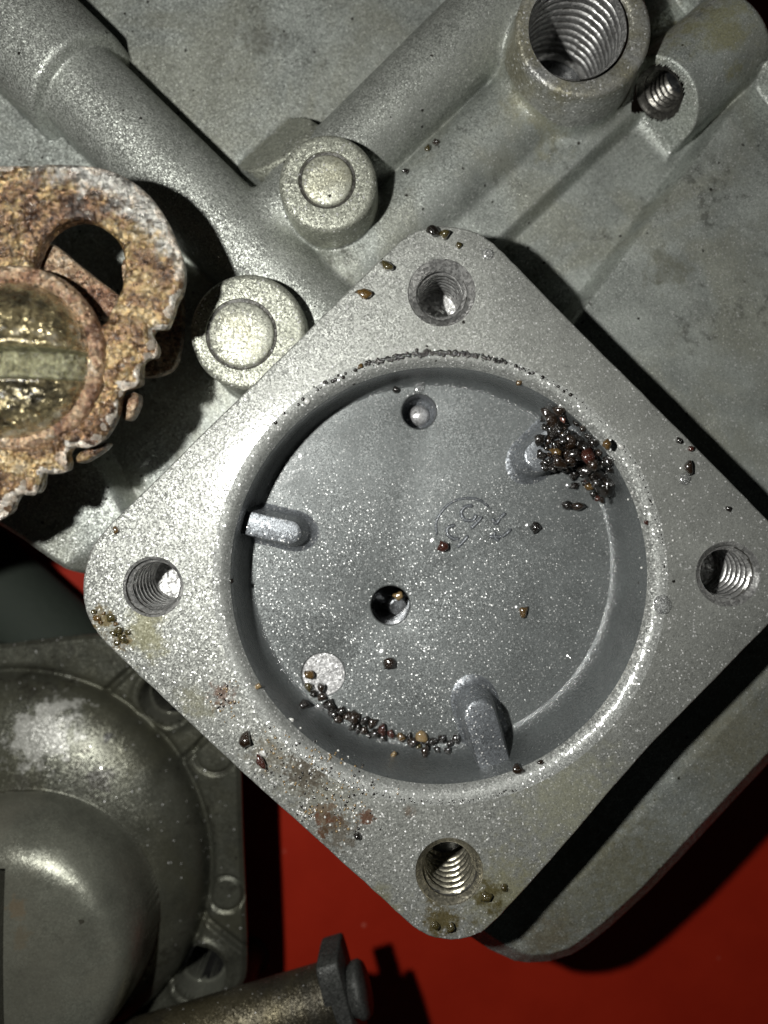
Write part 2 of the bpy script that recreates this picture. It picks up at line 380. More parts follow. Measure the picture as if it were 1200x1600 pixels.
GM = {'black': grit_mat('black_grit', (.004, .0035, .003), (.016, .012, .009)), 'brown': grit_mat('brown_grit', (.008, .005, .003), (.03, .016, .008)),
      'red': grit_mat('red_grit', (.03, .008, .005), (.075, .02, .012)), 'ochre': grit_mat('ochre_grit', (.05, .03, .008), (.16, .09, .025)),
      'tan': grit_mat('tan_grit', (.2, .13, .05), (.3, .21, .1), .3), 'pink': grit_mat('pink_grit', (.14, .06, .045), (.2, .09, .07)),
      'clear': grit_mat('clear_drop', (.9, .92, .92), (.95, .95, .95), .05, .9), 'white': grit_mat('white_flake', (.5, .5, .47), (.7, .7, .67), .25),
      'olive': grit_mat('olive_grit', (.02, .017, .006), (.09, .07, .02))}
def film_mat():
    s = NT('liquid_film'); t = s.t; t.nodes.remove(s.p)
    tr = s.n('BsdfTransparent'); gl = s.n('BsdfGlossy'); gl.inputs['Roughness'].default_value = .11
    g = s.n('NewGeometry'); dp = s.math('ABSOLUTE', s.vm('DOT_PRODUCT', g.outputs['Normal'], g.outputs['Incoming']))
    fac = s.math('ADD', .045, s.math('MULTIPLY', .9, s.math('POWER', s.math('SUBTRACT', 1, dp, clamp=True), 5))); mx = s.n('MixShader')
    s.l(fac, mx.inputs[0]); s.l(tr.outputs[0], mx.inputs[1]); s.l(gl.outputs[0], mx.inputs[2])
    s.l(mx.outputs[0], t.nodes['Material Output'].inputs['Surface']); return s.m
M['film'] = film_mat()

# ---------------------------------------------------------------- the red surface
ZR = -7.0
setp(mk('red_surface', [(-60, -60, ZR), (60, -60, ZR), (60, 60, ZR), (-60, 60, ZR)], [(0, 1, 2, 3)], M['red'], smooth=False),
     'glossy red painted surface under all the metal castings', None, None, 'structure')

# ---------------------------------------------------------------- carburetor body: one casting with passages, bosses and the square flange
body = thing('carburetor_body', 'largest grey cast metal body with square four hole flange and round pump chamber', 'carburetor body', (*W(650, 700, ZR), ZR))
ZP = -2.3
outline_px = [(-500, -450), (760, -450), (1100, -14), (1188, 92), (1530, 520), (1560, 830), (1200, 1178), (1012, 1380), (951, 1436), (915, 1464), (890, 1480), (853, 1491),
              (820, 1493), (797, 1490), (759, 1473), (640, 1395), (127, 897), (45, 840), (-60, 775), (-500, 540)]
poly = [W(x, y, -2.75 if y > 1100 else ZP) for x, y in outline_px]
def ln(p, q):                   # signed distance (world units) to a line seen at the given photo points, positive on its right-hand side going p -> q
    a, b = W(*p, -2), W(*q, -2); ex, ey = b[0] - a[0], b[1] - a[1]; L = math.hypot(ex, ey)
    return lambda X, Y: ((X - a[0]) * ey - (Y - a[1]) * ex) / L
l_plateau = ln((870, 520), (1055, 275)); l_tube2 = ln((500, 520), (830, 190)); l_step = ln((210, 815), (165, 735)); l_left = ln((0, 560), (330, 880))
l_strip = ln((780, 380), (900, 268)); l_lip = ln((1062, -14), (1162, 118))
def base_h(X, Y, d):
    right = sstep(-.3, .3, l_tube2(X, Y))
    h = -2.5 + right * (.52 - .34 * sstep(-.1, .12, l_strip(X, Y)) + .62 * sstep(-.12, .14, l_plateau(X, Y)))
    low = sstep(-.6, .6, l_left(X, Y)) * (1 - right)
    h = h + low * .6
    h = h - low * .75 * sstep(-.1, .1, l_step(X, Y))
    lip = sstep(-.05, .1, -l_lip(X, Y))
    h = h + .25 * lip * right
    e = np.maximum(0, .52 - d)
    h = h - e * .85 * (1 - low) * (1 - lip) - np.maximum(0, .1 - d) * 1.5
    h = h - np.maximum(0, 1.5 - d) * .22 * right * (1 - lip)
    return h + .02 * vnoise(X, Y, 1.4, 3) + .008 * vnoise(X, Y, 5, 4)
def seg_cyl(a, b, r, rr=0.0):
    a = np.array(a); b = np.array(b); ba = b - a; L = np.linalg.norm(ba); u = ba / L
    def f(X, Y, Z):
        px, py, pz = X - a[0], Y - a[1], Z - a[2]
        t = px * u[0] + py * u[1] + pz * u[2]
        q = np.sqrt(np.maximum((px - u[0] * t) ** 2 + (py - u[1] * t) ** 2 + (pz - u[2] * t) ** 2, 1e-12))
        dx = q - r + rr; dy = np.abs(t - L / 2) - L / 2 + rr
        return np.minimum(np.maximum(dx, dy), 0) + np.sqrt(np.maximum(dx, 0) ** 2 + np.maximum(dy, 0) ** 2) - rr
    return f
def cone_v(c, r0, r1, z0, z1):  # upright boss: radius r0 at z0 (bottom) to r1 at z1 (top)
    sl = (r0 - r1) / (z1 - z0); cs = 1 / math.sqrt(1 + sl * sl)
    def f(X, Y, Z):
        q = np.hypot(X - c[0], Y - c[1]); r = r0 - (Z - z0) * sl
        return np.maximum((q - r) * cs, Z - z1)
    return f
ZT = -2.0
cA = W(512, 285, -.75); cB = W(387, 518, -.62); cC = W(912, 45, -.72)
rA, rB, rC = S(77, -.75), S(91, -.62), S(107, -.72)
hC = W(902, 42, -.72)
SF = W3(1030, 146, -1.66); SAX = (Vector(W3(1052, 147, -1.85)) - Vector(W3(1165, 45, -1.85))).normalized(); SAX = (SAX + Vector((0, 0, .36))).normalized()
def cut(f, pt, n):
    n = np.array(n) / np.linalg.norm(n)
    return lambda X, Y, Z: np.maximum(f(X, Y, Z), (X - pt[0]) * n[0] + (Y - pt[1]) * n[1] + (Z - pt[2]) * n[2])
prims = [  # (label, function, blend radius)
    (1, seg_cyl(W3(-60, -47, ZT), W3(640, 637, ZT), S(72, ZT)), .10),
    (1, seg_cyl(W3(-160, -145, ZT), W3(128, 137, ZT), S(92, ZT), .14), .12),
    (2, seg_cyl(W3(470, 320, ZT), W3(880, -85, ZT), S(64, ZT)), .12),
    (3, seg_cyl(W3(500, 470, -2.4), W3(860, 140, -2.4), S(68, -2.4)), .14),
    (1, seg_cyl(W3(390, 385, ZT), W3(520, 270, ZT), S(58, ZT)), .2),
    (4, cut(seg_cyl(W3(530, 300, -2.15), W3(400, 205, -2.15), S(62, -2.15), .05), W3(432, 232, -1.9), (-.50, .55, .62)), .08),
    (5, cut(seg_cyl(W3(975, 205, -1.9), W3(1150, 55, -1.9), S(73, -1.9), .12), SF, SAX), .34),
    (0, cone_v(cA, rA + .03, rA - .03, -2.6, -.95), .14), (0, cone_v(cB, rB + .03, rB - .03, -2.6, -.85), .14), (0, cone_v(cC, rC + .16, rC - .03, -2.9, -1.0), .3)]
def build_body():
    g = .027
    xs = np.arange(W(-70, 0, -2.6)[0], W(1270, 0, -2.6)[0], g); ys = np.arange(W(0, 1520, -2.3)[1], W(0, -70, -2.6)[1], g)
    X, Y = np.meshgrid(xs, ys)
    d = poly_sd(X, Y, poly); gy, gx = np.gradient(d, g)
    out = d < 0
    near = out & (d > -2.5 * g)
    X = np.where(near, X - gx * d, X); Y = np.where(near, Y - gy * d, Y); d2 = np.where(out, 0, d)
    B = base_h(X, Y, d2)
    def sd(Z):
        s = (Z - B) * .9
        for lab, f, k in prims: s = smin(s, f(X, Y, Z), k)
        return s
    Z = np.full(X.shape, -.3)
    for it in range(42): Z = np.maximum(Z - np.clip(sd(Z), -.3, 3) * (.95 if it < 34 else .7), B - .02)
    best = (Z - B) * .9 + .0; lab = np.zeros(X.shape, int)
    for l, f, k in prims:
        v = f(X, Y, Z); m = v < best; best = np.where(m, v, best); lab = np.where(m, l, lab)
    inside = ~out
    keep = inside[:-1, :-1] | inside[1:, :-1] | inside[:-1, 1:] | inside[1:, 1:]
    keep &= (d > -2.4 * g)[:-1, :-1] & (d > -2.4 * g)[1:, 1:] & (d > -2.4 * g)[1:, :-1] & (d > -2.4 * g)[:-1, 1:]
    # the tapped bores are open: no skin across them
    far = np.hypot(X - hC[0], Y - hC[1]) > S(95, -.72)
    P0 = Vector(SF); t = (X - P0[0]) * SAX[0] + (Y - P0[1]) * SAX[1] + (Z - P0[2]) * SAX[2]
    q = np.sqrt(np.maximum((X - P0[0]) ** 2 + (Y - P0[1]) ** 2 + (Z - P0[2]) ** 2 - t * t, 0)); far &= ~((q < S(39, -1.8)) & (np.abs(t) < .6))
    far &= np.hypot(X - .775, Y + 1.475) > 3.4
    for hx, hy in ((690, 457), (239, 917), (1138, 897), (702, 1362)): far &= np.hypot(X - W(hx, hy)[0], Y - W(hx, hy)[1]) > .56
    keep &= far[:-1, :-1] & far[1:, :-1] & far[:-1, 1:] & far[1:, 1:]
    parts = {0: ('casting_wall', M['wall']), 1: ('passage_tube', M['tube']), 2: ('passage_tube', M['tube']), 3: ('passage_ridge', M['wall']), 4: ('slanted_stub', M['boss']), 5: ('side_boss', M['wall'])}
    return grid_mesh(parts, X, Y, Z, keep, lab, body)
bparts = build_body()
# the outside of the casting, down to the red surface
PR = []
for i in range(len(poly)):
    a, b = poly[i], poly[(i + 1) % len(poly)]; n = max(1, int(math.dist(a, b) / .15))
    PR += [(a[0] + (b[0] - a[0]) * k / n, a[1] + (b[1] - a[1]) * k / n) for k in range(n)]
pa = np.array(PR); hz = base_h(pa[:, 0], pa[:, 1], np.zeros(len(pa)))
IN1 = offset_loop(PR, .08); IN2 = offset_loop(PR, .3)
v = [(x, y, z + .004) for (x, y), z in zip(PR, hz)] + [(x, y, -4.6) for x, y in IN1] + [(x, y, ZR) for x, y in IN2]
n = len(PR); mk('casting_side', v, [(k * n + i, k * n + (i + 1) % n, (k + 1) * n + (i + 1) % n, (k + 1) * n + i) for k in range(2) for i in range(n)], M['wall'], body, True, 40)

def plug_boss(c, r, ztop, zb, pc, pr, lift):
    e = .11
    prof = [(pr + .035, ztop - .05), (pr + .045, ztop - .004), (pr + .08, ztop)] + [(r - e + e * math.sin(a), ztop - e + e * math.cos(a)) for a in [i * math.pi / 12 for i in range(7)]] + [(r + .015, zb + .5), (r + .03, zb)]
    off = lambda z, c=c, pc=pc: c
    v, f = lathe_data(prof, off, 80)
    # the plug sits a little off the boss's middle: shift the inner rings
    for j in range(3):
        for i in range(80):
            k = j * 80 + i; v[k] = (v[k][0] + pc[0] - c[0], v[k][1] + pc[1] - c[1], v[k][2])
    o = mk('plug_boss', v, f, M['boss'], body, True, 50)
    mk('ring_groove', *lathe_data([(pr + .05, ztop - .03), (pr - .03, ztop - .05)], lambda z: pc, 64), M['groove'], o)
    lathe('core_plug', [(pr - .012, ztop - .06), (pr - .015, ztop + lift - .03), (pr - .045, ztop + lift), (pr * .5, ztop + lift + .006), (.02, ztop + lift + .008)], pc, M['plug'], o, 64, (False, True), wob=.006)
plug_boss(cA, rA, -.75, -2.3, W(511, 281, -.75), S(41, -.75), .012)
plug_boss(cB, rB, -.62, -2.3, W(377, 522, -.62), S(52, -.62), .015)

# the large tapped boss at the top edge
zc = -.72; hc = W(902, 42, zc); hr = S(80, zc)
def mixc(z): t = min(1, max(0, (zc - z) / .1)); return cC
prof = [(rC - .22, zc + .0)] + [(rC - .09 + .09 * math.sin(a), zc - .09 + .09 * math.cos(a)) for a in [i * math.pi / 12 for i in range(7)]] + [(rC + .03, -1.5), (rC + .07, -2.1)]
v, f = lathe_data(prof, mixc, 96)
seg = 96; b0 = len(v)
for r_, z_ in ((hr + .10, zc - .003), (hr + .05, zc - .02), (hr + .03, zc - .07)):
    v += [(hc[0] + r_ * math.cos(2 * math.pi * i / seg), hc[1] + r_ * math.sin(2 * math.pi * i / seg), z_) for i in range(seg)]
f += [(i, (i + 1) % seg, b0 + (i + 1) % seg, b0 + i) for i in range(seg)]
f += [(b0 + k * seg + i, b0 + k * seg + (i + 1) % seg, b0 + (k + 1) * seg + (i + 1) % seg, b0 + (k + 1) * seg + i) for k in range(2) for i in range(seg)]
bigb = mk('threaded_boss', v, f, M['bigboss'], body, True, 50)
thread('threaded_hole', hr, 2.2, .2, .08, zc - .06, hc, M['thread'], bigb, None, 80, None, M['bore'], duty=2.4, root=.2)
# the small tapped hole in the side boss
fc = Vector(SF); ax = SAX
xf = Matrix.Translation(fc) @ ax.to_track_quat('Z', 'Y').to_matrix().to_4x4()
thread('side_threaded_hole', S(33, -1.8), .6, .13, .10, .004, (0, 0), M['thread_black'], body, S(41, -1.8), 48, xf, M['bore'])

# ---------------------------------------------------------------- flange and pump chamber
fl_px = [(548, 450), (460, 537), (374, 621), (285, 708), (200, 792), (165, 826), (141, 862), (130, 905), (132, 948), (146, 981), (175, 1015), (275, 1110), (375, 1204), (475, 1294), (583, 1392),
         (640, 1444), (658, 1457), (684, 1467), (715, 1469), (745, 1461), (772, 1441), (860, 1346), (1003, 1180), (1100, 1080), (1200, 977), (1236, 938), (1250, 893), (1236, 850), (1200, 812),
         (1120, 731), (1045, 655), (960, 570), (860, 470), (800, 408), (772, 381), (745, 363), (715, 355), (682, 353), (648, 362), (620, 381)]
fl = smooth_loop([W(x, y, 0) for x, y in fl_px], 6)
rr2 = random.Random(3)
fl = [(x + rr2.uniform(-.006, .006), y + rr2.uniform(-.006, .006)) for x, y in fl]
CT = (.775, -1.475); CF = (.70, -1.40); ZF = -1.15
PROF = [(3.56, 0), (3.53, -.006), (3.47, -.016), (3.41, -.038), (3.35, -.085), (3.30, -.16), (3.27, -.27), (3.255, -.42), (3.245, -.65), (3.235, -.82), (3.21, -.96), (3.17, -1.06), (3.13, -1.108), (3.095, -1.138), (3.062, ZF + .002)]
def cc(z): t = z / ZF; return (CT[0] + (CF[0] - CT[0]) * t, CT[1] + (CF[1] - CT[1]) * t)
def chamber_h(x, y):
    z = 0
    for _ in range(4):
        c = cc(z); r = math.hypot(x - c[0], y - c[1])
        if r >= PROF[0][0]: z = 0; continue
        if r <= PROF[-1][0]: z = ZF; continue
        for (ra, za), (rb, zb) in zip(PROF, PROF[1:]):
            if rb <= r <= ra: z = za + (zb - za) * (ra - r) / (ra - rb); break
    return z
def on_surface(px, py):
    z = -.5
    for _ in range(14): x, y = W(px, py, z); z = .5 * z + .5 * chamber_h(x, y)
    x, y = W(px, py, z); return x, y, chamber_h(x, y)
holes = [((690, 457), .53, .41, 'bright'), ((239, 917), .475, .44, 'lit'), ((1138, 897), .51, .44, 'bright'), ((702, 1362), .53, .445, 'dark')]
hl = [W(*h[0], 0) for h in holes]
flange = plate('pump_flange', fl, [circle(*CT, 3.56, 160)] + [circle(*c, h[1], 56) for c, h in zip(hl, holes)], 0, .45, .035, M['flange'], body)
for i, (c, h) in enumerate(zip(hl, holes)):
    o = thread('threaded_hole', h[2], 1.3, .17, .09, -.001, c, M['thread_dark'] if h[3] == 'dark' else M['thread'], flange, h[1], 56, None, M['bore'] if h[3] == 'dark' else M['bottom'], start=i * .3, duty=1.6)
    lathe('bolt_column', [(h[1] + .28, -.44), (h[1] + .22, -1.0), (h[1] + .2, -2.0)], c, M['wall'], flange, 40)
chm = lathe('chamber_wall', PROF[5:], cc, M['chamber'], flange, 160, angle=70)
lathe('chamber_chamfer', PROF[:6], cc, M['rim'], flange, 160, angle=60)
lathe('chamber_shell', [(3.75, -.44), (3.7, -1.0), (3.9, -1.9)], CT, M['wall'], flange, 96)
h1 = W(655, 643, ZF); h2 = W(610, 946, ZF); pd = W(505, 1054, ZF)
r1, r2, rp = S(27, ZF), S(30.5, ZF), S(33.5, ZF)
fo = plate('chamber_floor', circle(*CF, 3.064, 160), [circle(*h1, r1, 40), circle(*h2, r2, 40), circle(*pd, rp, 48)], ZF, .3, 0, M['floor'], flange, hole_bev=.03)
def bore(c, r, depth, mat, name): return lathe(name, [(r * .99, ZF - .03), (r * .97, ZF - depth), (r * .6, ZF - depth - .12), (.01, ZF - depth - .16)], c, mat, flange, 40, (False, True))
bore(h1, r1, .5, M['rib'], 'small_bore'); bore(h2, r2, 1.3, M['bore'], 'centre_bore')
lathe('bore_ball', [(.02, -.0), (.12, -.02), (.17, -.10), (.19, -.2)], W(655, 648, ZF - .35), M['pad'], flange, 24, (True, False), xf=Matrix.Translation((0, 0, ZF - .38)))
lathe('valve_seat', [(.05, 0), (.15, -.01), (.19, -.08), (.17, -.3)], W(622, 948, ZF - .8), M['bore'], flange, 32, (True, False), xf=Matrix.Translation((0, 0, ZF - .8)))
lathe('round_pad', [(rp * .998, ZF - .03), (rp * .97, ZF - .055), (rp * .5, ZF - .06), (.01, ZF - .062)], pd, M['pad'], flange, 48, (False, True))
def rib(p_wall, p_end, half, zt):
    a = Vector(W(*p_wall, zt)); b = Vector(W(*p_end, zt)); u = (b - a).normalized(); nrm = Vector((-u[1], u[0]))
    def loop(hw, ext):
        L = [a + nrm * hw - u * .3, ]
        L += [b + nrm * (hw * math.cos(t)) + u * ((hw + ext) * math.sin(t)) for t in [i * math.pi / 14 for i in range(15)]]
        L += [a - nrm * hw - u * .3]; return L
    rows = [(half * .80, -.03, zt), (half * .93, -.01, zt - .012), (half * .995, 0, zt - .05), (half + .05, .03, ZF + .10), (half + .09, .05, ZF + .03), (half + .15, .09, ZF + .003)]
    v = []; f = []
    for hw, ext, z in rows: v += [(p[0], p[1], z) for p in loop(hw, ext)]
    n = 17
    for k in range(len(rows) - 1):
        for i in range(n - 1): f.append((k * n + i, k * n + i + 1, (k + 1) * n + i + 1, (k + 1) * n + i))
    f.append(tuple(range(n)))
    mk('locating_rib', v, f, M['rib'], flange, True, 45)
rib((386, 817), (452, 832), .205, -.62); rib((776, 1205), (750, 1118), .265, -.45); rib((905, 652), (842, 714), .26, -.55)
def ribbon(name, pts, wdt, hgt, z, mat, parent):
    P = smooth_loop([W(x, y, z) for x, y in pts], 5, False); v = []; f = []; n = 5
    for i, p in enumerate(P):
        a = P[max(i - 1, 0)]; b = P[min(i + 1, len(P) - 1)]; t = Vector((b[0] - a[0], b[1] - a[1])).normalized(); nm = (-t[1], t[0])
        e = .25 if i in (0, len(P) - 1) else 1
        for s_, h_ in ((-1, -.02), (-.55, .75), (0, 1), (.55, .75), (1, -.02)): v.append((p[0] + nm[0] * s_ * wdt * e, p[1] + nm[1] * s_ * wdt * e, z + h_ * hgt * (.3 if e < 1 else 1)))
    for i in range(len(P) - 1):
        for k in range(n - 1): f.append((i * n + k, i * n + k + 1, (i + 1) * n + k + 1, (i + 1) * n + k))
    return mk(name, v, f, mat, parent)
K = lambda L: [(660 + a / 6.667, 760 + b / 6.667) for a, b in L]
for pts in ([(150, 520), (150, 350), (270, 190), (430, 125), (590, 140), (700, 220)],):
    ribbon('raised_ring', K(pts), .026, .035, ZF, M['rib'], flange)
for pts in ([(530, 200), (450, 210), (405, 270), (440, 345), (530, 350), (560, 290)], [(625, 310), (575, 370), (500, 445)], [(350, 405), (270, 425), (260, 490), (320, 545), (390, 540)],
            [(480, 510), (430, 570), (360, 635)], [(870, 275), (810, 330), (770, 385), (725, 330)], [(930, 440), (830, 520), (690, 522)], [(755, 470), (750, 520), (800, 570)]):
    ribbon('raised_letter', K(pts), .036, .042, ZF, M['rib'], flange)

# ---------------------------------------------------------------- cover casting at the lower left
ZC = -3.65
cover = thing('domed_cover', 'dull olive grey cast cover with stepped round dome lying on the red surface', 'cover', (*W(100, 1350, ZR), ZR))
cov_px = [(-260, 1040), (0, 1008), (60, 1000), (140, 993), (210, 996), (262, 1030), (318, 1098), (352, 1138), (368, 1162), (374, 1185), (378, 1300), (382, 1400), (385, 1505), (378, 1540), (355, 1562), (310, 1590), (200, 1680), (-260, 1760)]
cpoly = smooth_loop([W(x, y, ZC) for x, y in cov_px], 3)
cO = W(25, 1352, ZC); rO = S(303, ZC); cI = W(-10, 1490, -1.6); rI = S(222, -1.6)
chole = [(W(258, 1092, ZC), S(41, ZC)), (W(310, 1522, ZC), S(43, ZC))]
cmark = [(W(336, 1178, ZC), S(31, ZC)), (W(353, 1397, ZC), S(27, ZC))]
cgroove = [(W(163, 1083, ZC), W(207, 1043, ZC)), (W(286, 1188, ZC), W(326, 1150, ZC)), (W(312, 1428, ZC), W(384, 1487, ZC))]
def build_cover():
    g = .024
    xs = np.arange(W(-30, 0, -3.7)[0], W(395, 0, -3.7)[0], g); ys = np.arange(W(0, 1640, -3.7)[1], W(0, 980, -3.7)[1], g)
    X, Y = np.meshgrid(xs, ys); d = poly_sd(X, Y, cpoly); gy, gx = np.gradient(d, g); out = d < 0
    near = out & (d > -2.5 * g); X = np.where(near, X - gx * d, X); Y = np.where(near, Y - gy * d, Y); d = np.where(out, 0, d); do = np.where(near | ~out, 0, 1)
    Z = ZC - np.maximum(0, .09 - d) * .9 + .012 * vnoise(X, Y, 4, 8)
    lab = np.zeros(X.shape, int)
    for a, b in cgroove:
        ex, ey = b[0] - a[0], b[1] - a[1]; L2 = ex * ex + ey * ey; t = np.clip(((X - a[0]) * ex + (Y - a[1]) * ey) / L2, 0, 1)
        q = np.hypot(X - a[0] - ex * t, Y - a[1] - ey * t); Z -= .10 * (1 - sstep(.02, .11, q))
    for c, r in cmark:
        q = np.hypot(X - c[0], Y - c[1]); Z -= .05 * np.exp(-((q - r) / .035) ** 2)
    for c, r in chole:
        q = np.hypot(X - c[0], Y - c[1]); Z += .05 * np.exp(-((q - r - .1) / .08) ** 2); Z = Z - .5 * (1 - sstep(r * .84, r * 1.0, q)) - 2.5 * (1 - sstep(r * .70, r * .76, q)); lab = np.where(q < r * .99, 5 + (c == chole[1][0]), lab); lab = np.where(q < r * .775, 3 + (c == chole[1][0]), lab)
    q = np.hypot(X - cO[0], Y - cO[1]) / rO
    sh = ZC + 1.25 * np.sqrt(np.clip(1 - np.clip(q, 0, 1) ** 2.6, 0, 1)) - .16
    m = sh > Z; kk = np.maximum(.12 - np.abs(sh - Z), 0) / .12
    Z = np.where(q < 1.02, np.maximum(sh, Z), Z); lab = np.where(m & (q < 1), 1, lab)
    Z -= .14 * np.exp(-((q - 1.0) / .022) ** 2)
    q = np.hypot(X - cI[0], Y - cI[1]) / rI
    north = np.clip((Y - cI[1]) / (np.hypot(X - cI[0], Y - cI[1]) + 1e-6), 0, 1)
    ed = np.clip((1.0 - q) * rI / (.5 + .55 * north), 0, 1)
    inn = -3.3 + 1.75 * np.clip(1 - (1 - ed) ** (2.2 + .8 * (1 - north)), 0, 1) ** (1 / (2.0 + 1.2 * (1 - north))) + .18 * (1 - np.clip(q, 0, 1) ** 2)
    sl = np.abs(X - W(6, 0, -1.6)[0]); inn -= .5 * (1 - sstep(.05, .09, sl)) * (Y < W(0, 1352, -1.6)[1])
    m = (inn > Z) & (q < 1); kw = .35 + .5 * north; kk = np.maximum(kw - np.abs(inn - Z), 0) / kw; Z = np.where(q < 1.04, np.maximum(inn, Z) + kk ** 3 * kw / 6 * sstep(1.0, .93, q), Z); lab = np.where(m, 2, lab)
    ins = ~out; keep = (ins[:-1, :-1] | ins[1:, :-1] | ins[:-1, 1:] | ins[1:, 1:]) & (do[:-1, :-1] + do[1:, 1:] + do[1:, :-1] + do[:-1, 1:] == 0)
    grid_mesh({0: ('cover_plate', M['cover']), 1: ('cover_shoulder', M['cover']), 2: ('inner_dome', M['dome']), 3: ('screw_hole', M['hole_shade']), 4: ('screw_hole', M['hole_shade']), 5: ('countersink', M['dome']), 6: ('countersink', M['dome'])}, X, Y, Z, keep, lab, cover)
build_cover()
IN1 = offset_loop(cpoly, .05); IN2 = [(cO[0] + (x - cO[0]) * .62, cO[1] + (y - cO[1]) * .62) for x, y in cpoly]; n = len(cpoly)
v = [(x, y, ZC - .075) for x, y in cpoly] + [(x, y, ZC - .12) for x, y in cpoly] + [(x, y, ZC - .4) for x, y in IN1] + [(x, y, ZC - .6) for x, y in IN2] + [(x, y, ZR) for x, y in IN2]
mk('cover_side', v, [(k * n + i, k * n + (i + 1) % n, (k + 1) * n + (i + 1) % n, (k + 1) * n + i) for k in range(4) for i in range(n) if not (k == 2 and any(min(math.dist((IN1[i][0] + (IN2[i][0] - IN1[i][0]) * t, IN1[i][1] + (IN2[i][1] - IN1[i][1]) * t), c_) for t in (0, .15, .3, .5, .7)) < r_ + .35 for c_, r_ in chole))], M['cover'], cover, True, 40)

# ---------------------------------------------------------------- dark green hose in the gap
hose_m = NT('dark_hose'); hose_m.p.inputs['Base Color'].default_value = (.012, .018, .012, 1); hose_m.p.inputs['Roughness'].default_value = .85
hose_m.put(hose_m.p.inputs['Normal'], hose_m.bump(hose_m.noise(5, 4), .4, .05))
a = Vector(W3(-128, 812, -5.4)); b = Vector(W3(182, 1092, -5.4)); ax = (b - a).normalized()
xf = Matrix.Translation(a) @ ax.to_track_quat('Z', 'Y').to_matrix().to_4x4(); L = (b - a).length
o = lathe('hose', [(.02, 0), (1.0, 0), (1.06, .05), (1.06, L * .3), (1.065, L * .31), (1.05, L * .33), (1.06, L - .05), (1.0, L), (.02, L)], (0, 0), hose_m.m, None, 48, (True, True), xf)
setp(o, 'dark green tube in deep shadow between the grey body and the domed cover', 'tube')

# ---------------------------------------------------------------- rod with clip at the bottom edge
ZD = -2.5
rod = thing('clevis_pin', 'dark speckled metal pin with a clip plate at the bottom edge', 'pin', (*W(420, 1600, ZR), ZR))
a = Vector(W3(150, 1668, ZD - .2)); b = Vector(W3(528, 1556, ZD)); ax = (b - a).normalized(); L = (b - a).length
xf = Matrix.Translation(a) @ ax.to_track_quat('Z', 'Y').to_matrix().to_4x4()
rr = S(52, ZD)
lathe('rod', [(.02, 0), (rr * .95, 0), (rr, .05), (rr, L - .25), (rr * .93, L - .2), (rr * .93, L)], (0, 0), M['rod'], rod, 64, (True, True), xf, wob=.004)
lathe('rod_head', [(rr * .5, L + .05), (rr * .74, L + .36), (rr * .8, L + .40), (rr * .8, L + .50), (rr * .72, L + .56), (.02, L + .58)], (0, 0), M['clip'], rod, 48, (False, True), xf)
side = Vector((ax[1], -ax[0], 0)).normalized(); up = side.cross(ax).normalized()
if up[2] < 0: up = -up
if side[1] < 0: side = -side
side = Matrix.Rotation(R(-3), 3, 'Z') @ side
lp = smooth_loop([(-1.6, -.4), (-1.5, -.5), (-.6, -.55), (.3, -.55), (.78, -.52), (.9, -.4), (.92, 0), (.9, .4), (.78, .52), (.3, .55), (-.6, .55), (-1.5, .5), (-1.6, .4)], 4)
c0 = b - ax * .02; th = .42; v = []; f = []; n = len(lp)
for t, sc_ in ((0, .96), (.015, .985), (.05, 1), (th - .05, 1), (th - .015, .985), (th, .96)):
    v += [tuple(c0 + side * (p[0] * sc_) + up * (p[1] * sc_) + ax * (t - .12)) for p in lp]
f = [(k * n + i, k * n + (i + 1) % n, (k + 1) * n + (i + 1) % n, (k + 1) * n + i) for k in range(5) for i in range(n)] + [tuple(range(n)), tuple(5 * n + i for i in range(n))]
mk('clip_plate', v, f, M['clip'], rod, True, 50)
lathe('pin_foot', [(.3, ZD - .4), (.34, ZR + .15), (.5, ZR)], W(330, 1690, -3), M['clip'], rod, 24)

# ---------------------------------------------------------------- rusty lever at the left
ZG = 1.0
lever = thing('rusty_lever', 'rusty brown lever plate with crumbling toothed edge and slotted screw at left', 'lever', W3(15, 558, -2.4))
top = [(-240, 262), (-60, 258), (0, 256), (100, 256), (140, 258), (170, 264), (200, 278), (230, 302), (255, 335), (272, 370), (283, 400)]
teeth = [(286, 420), (285, 439), (281, 455), (274, 468), (268, 486), (257, 510), (238, 514), (235, 522), (244, 539), (240, 556), (221, 563), (218, 584), (216, 600), (194, 609), (187, 612), (183, 626), (181, 642),
         (172, 665), (155, 688), (136, 699), (112, 699), (102, 708), (104, 723), (99, 737), (78, 741), (64, 739), (60, 760), (50, 774), (27, 773), (16, 787), (11, 801), (-4, 812), (-50, 835), (-120, 845), (-260, 840)]
out_l = smooth_loop([W(x, y, ZG) for x, y in top + teeth], 5)
slot_l = smooth_loop([W(x, y, ZG) for x, y in [(50, 418), (57, 392), (71, 366), (94, 348), (124, 342), (157, 354), (183, 376), (194, 406), (192, 436), (184, 464), (166, 496), (140, 520), (100, 500), (70, 450)]], 5)
plate('lever_core', offset_loop(out_l, .03), [offset_loop(slot_l, -.03)], ZG - .12, .2, .03, M['rust'], lever, angle=80)
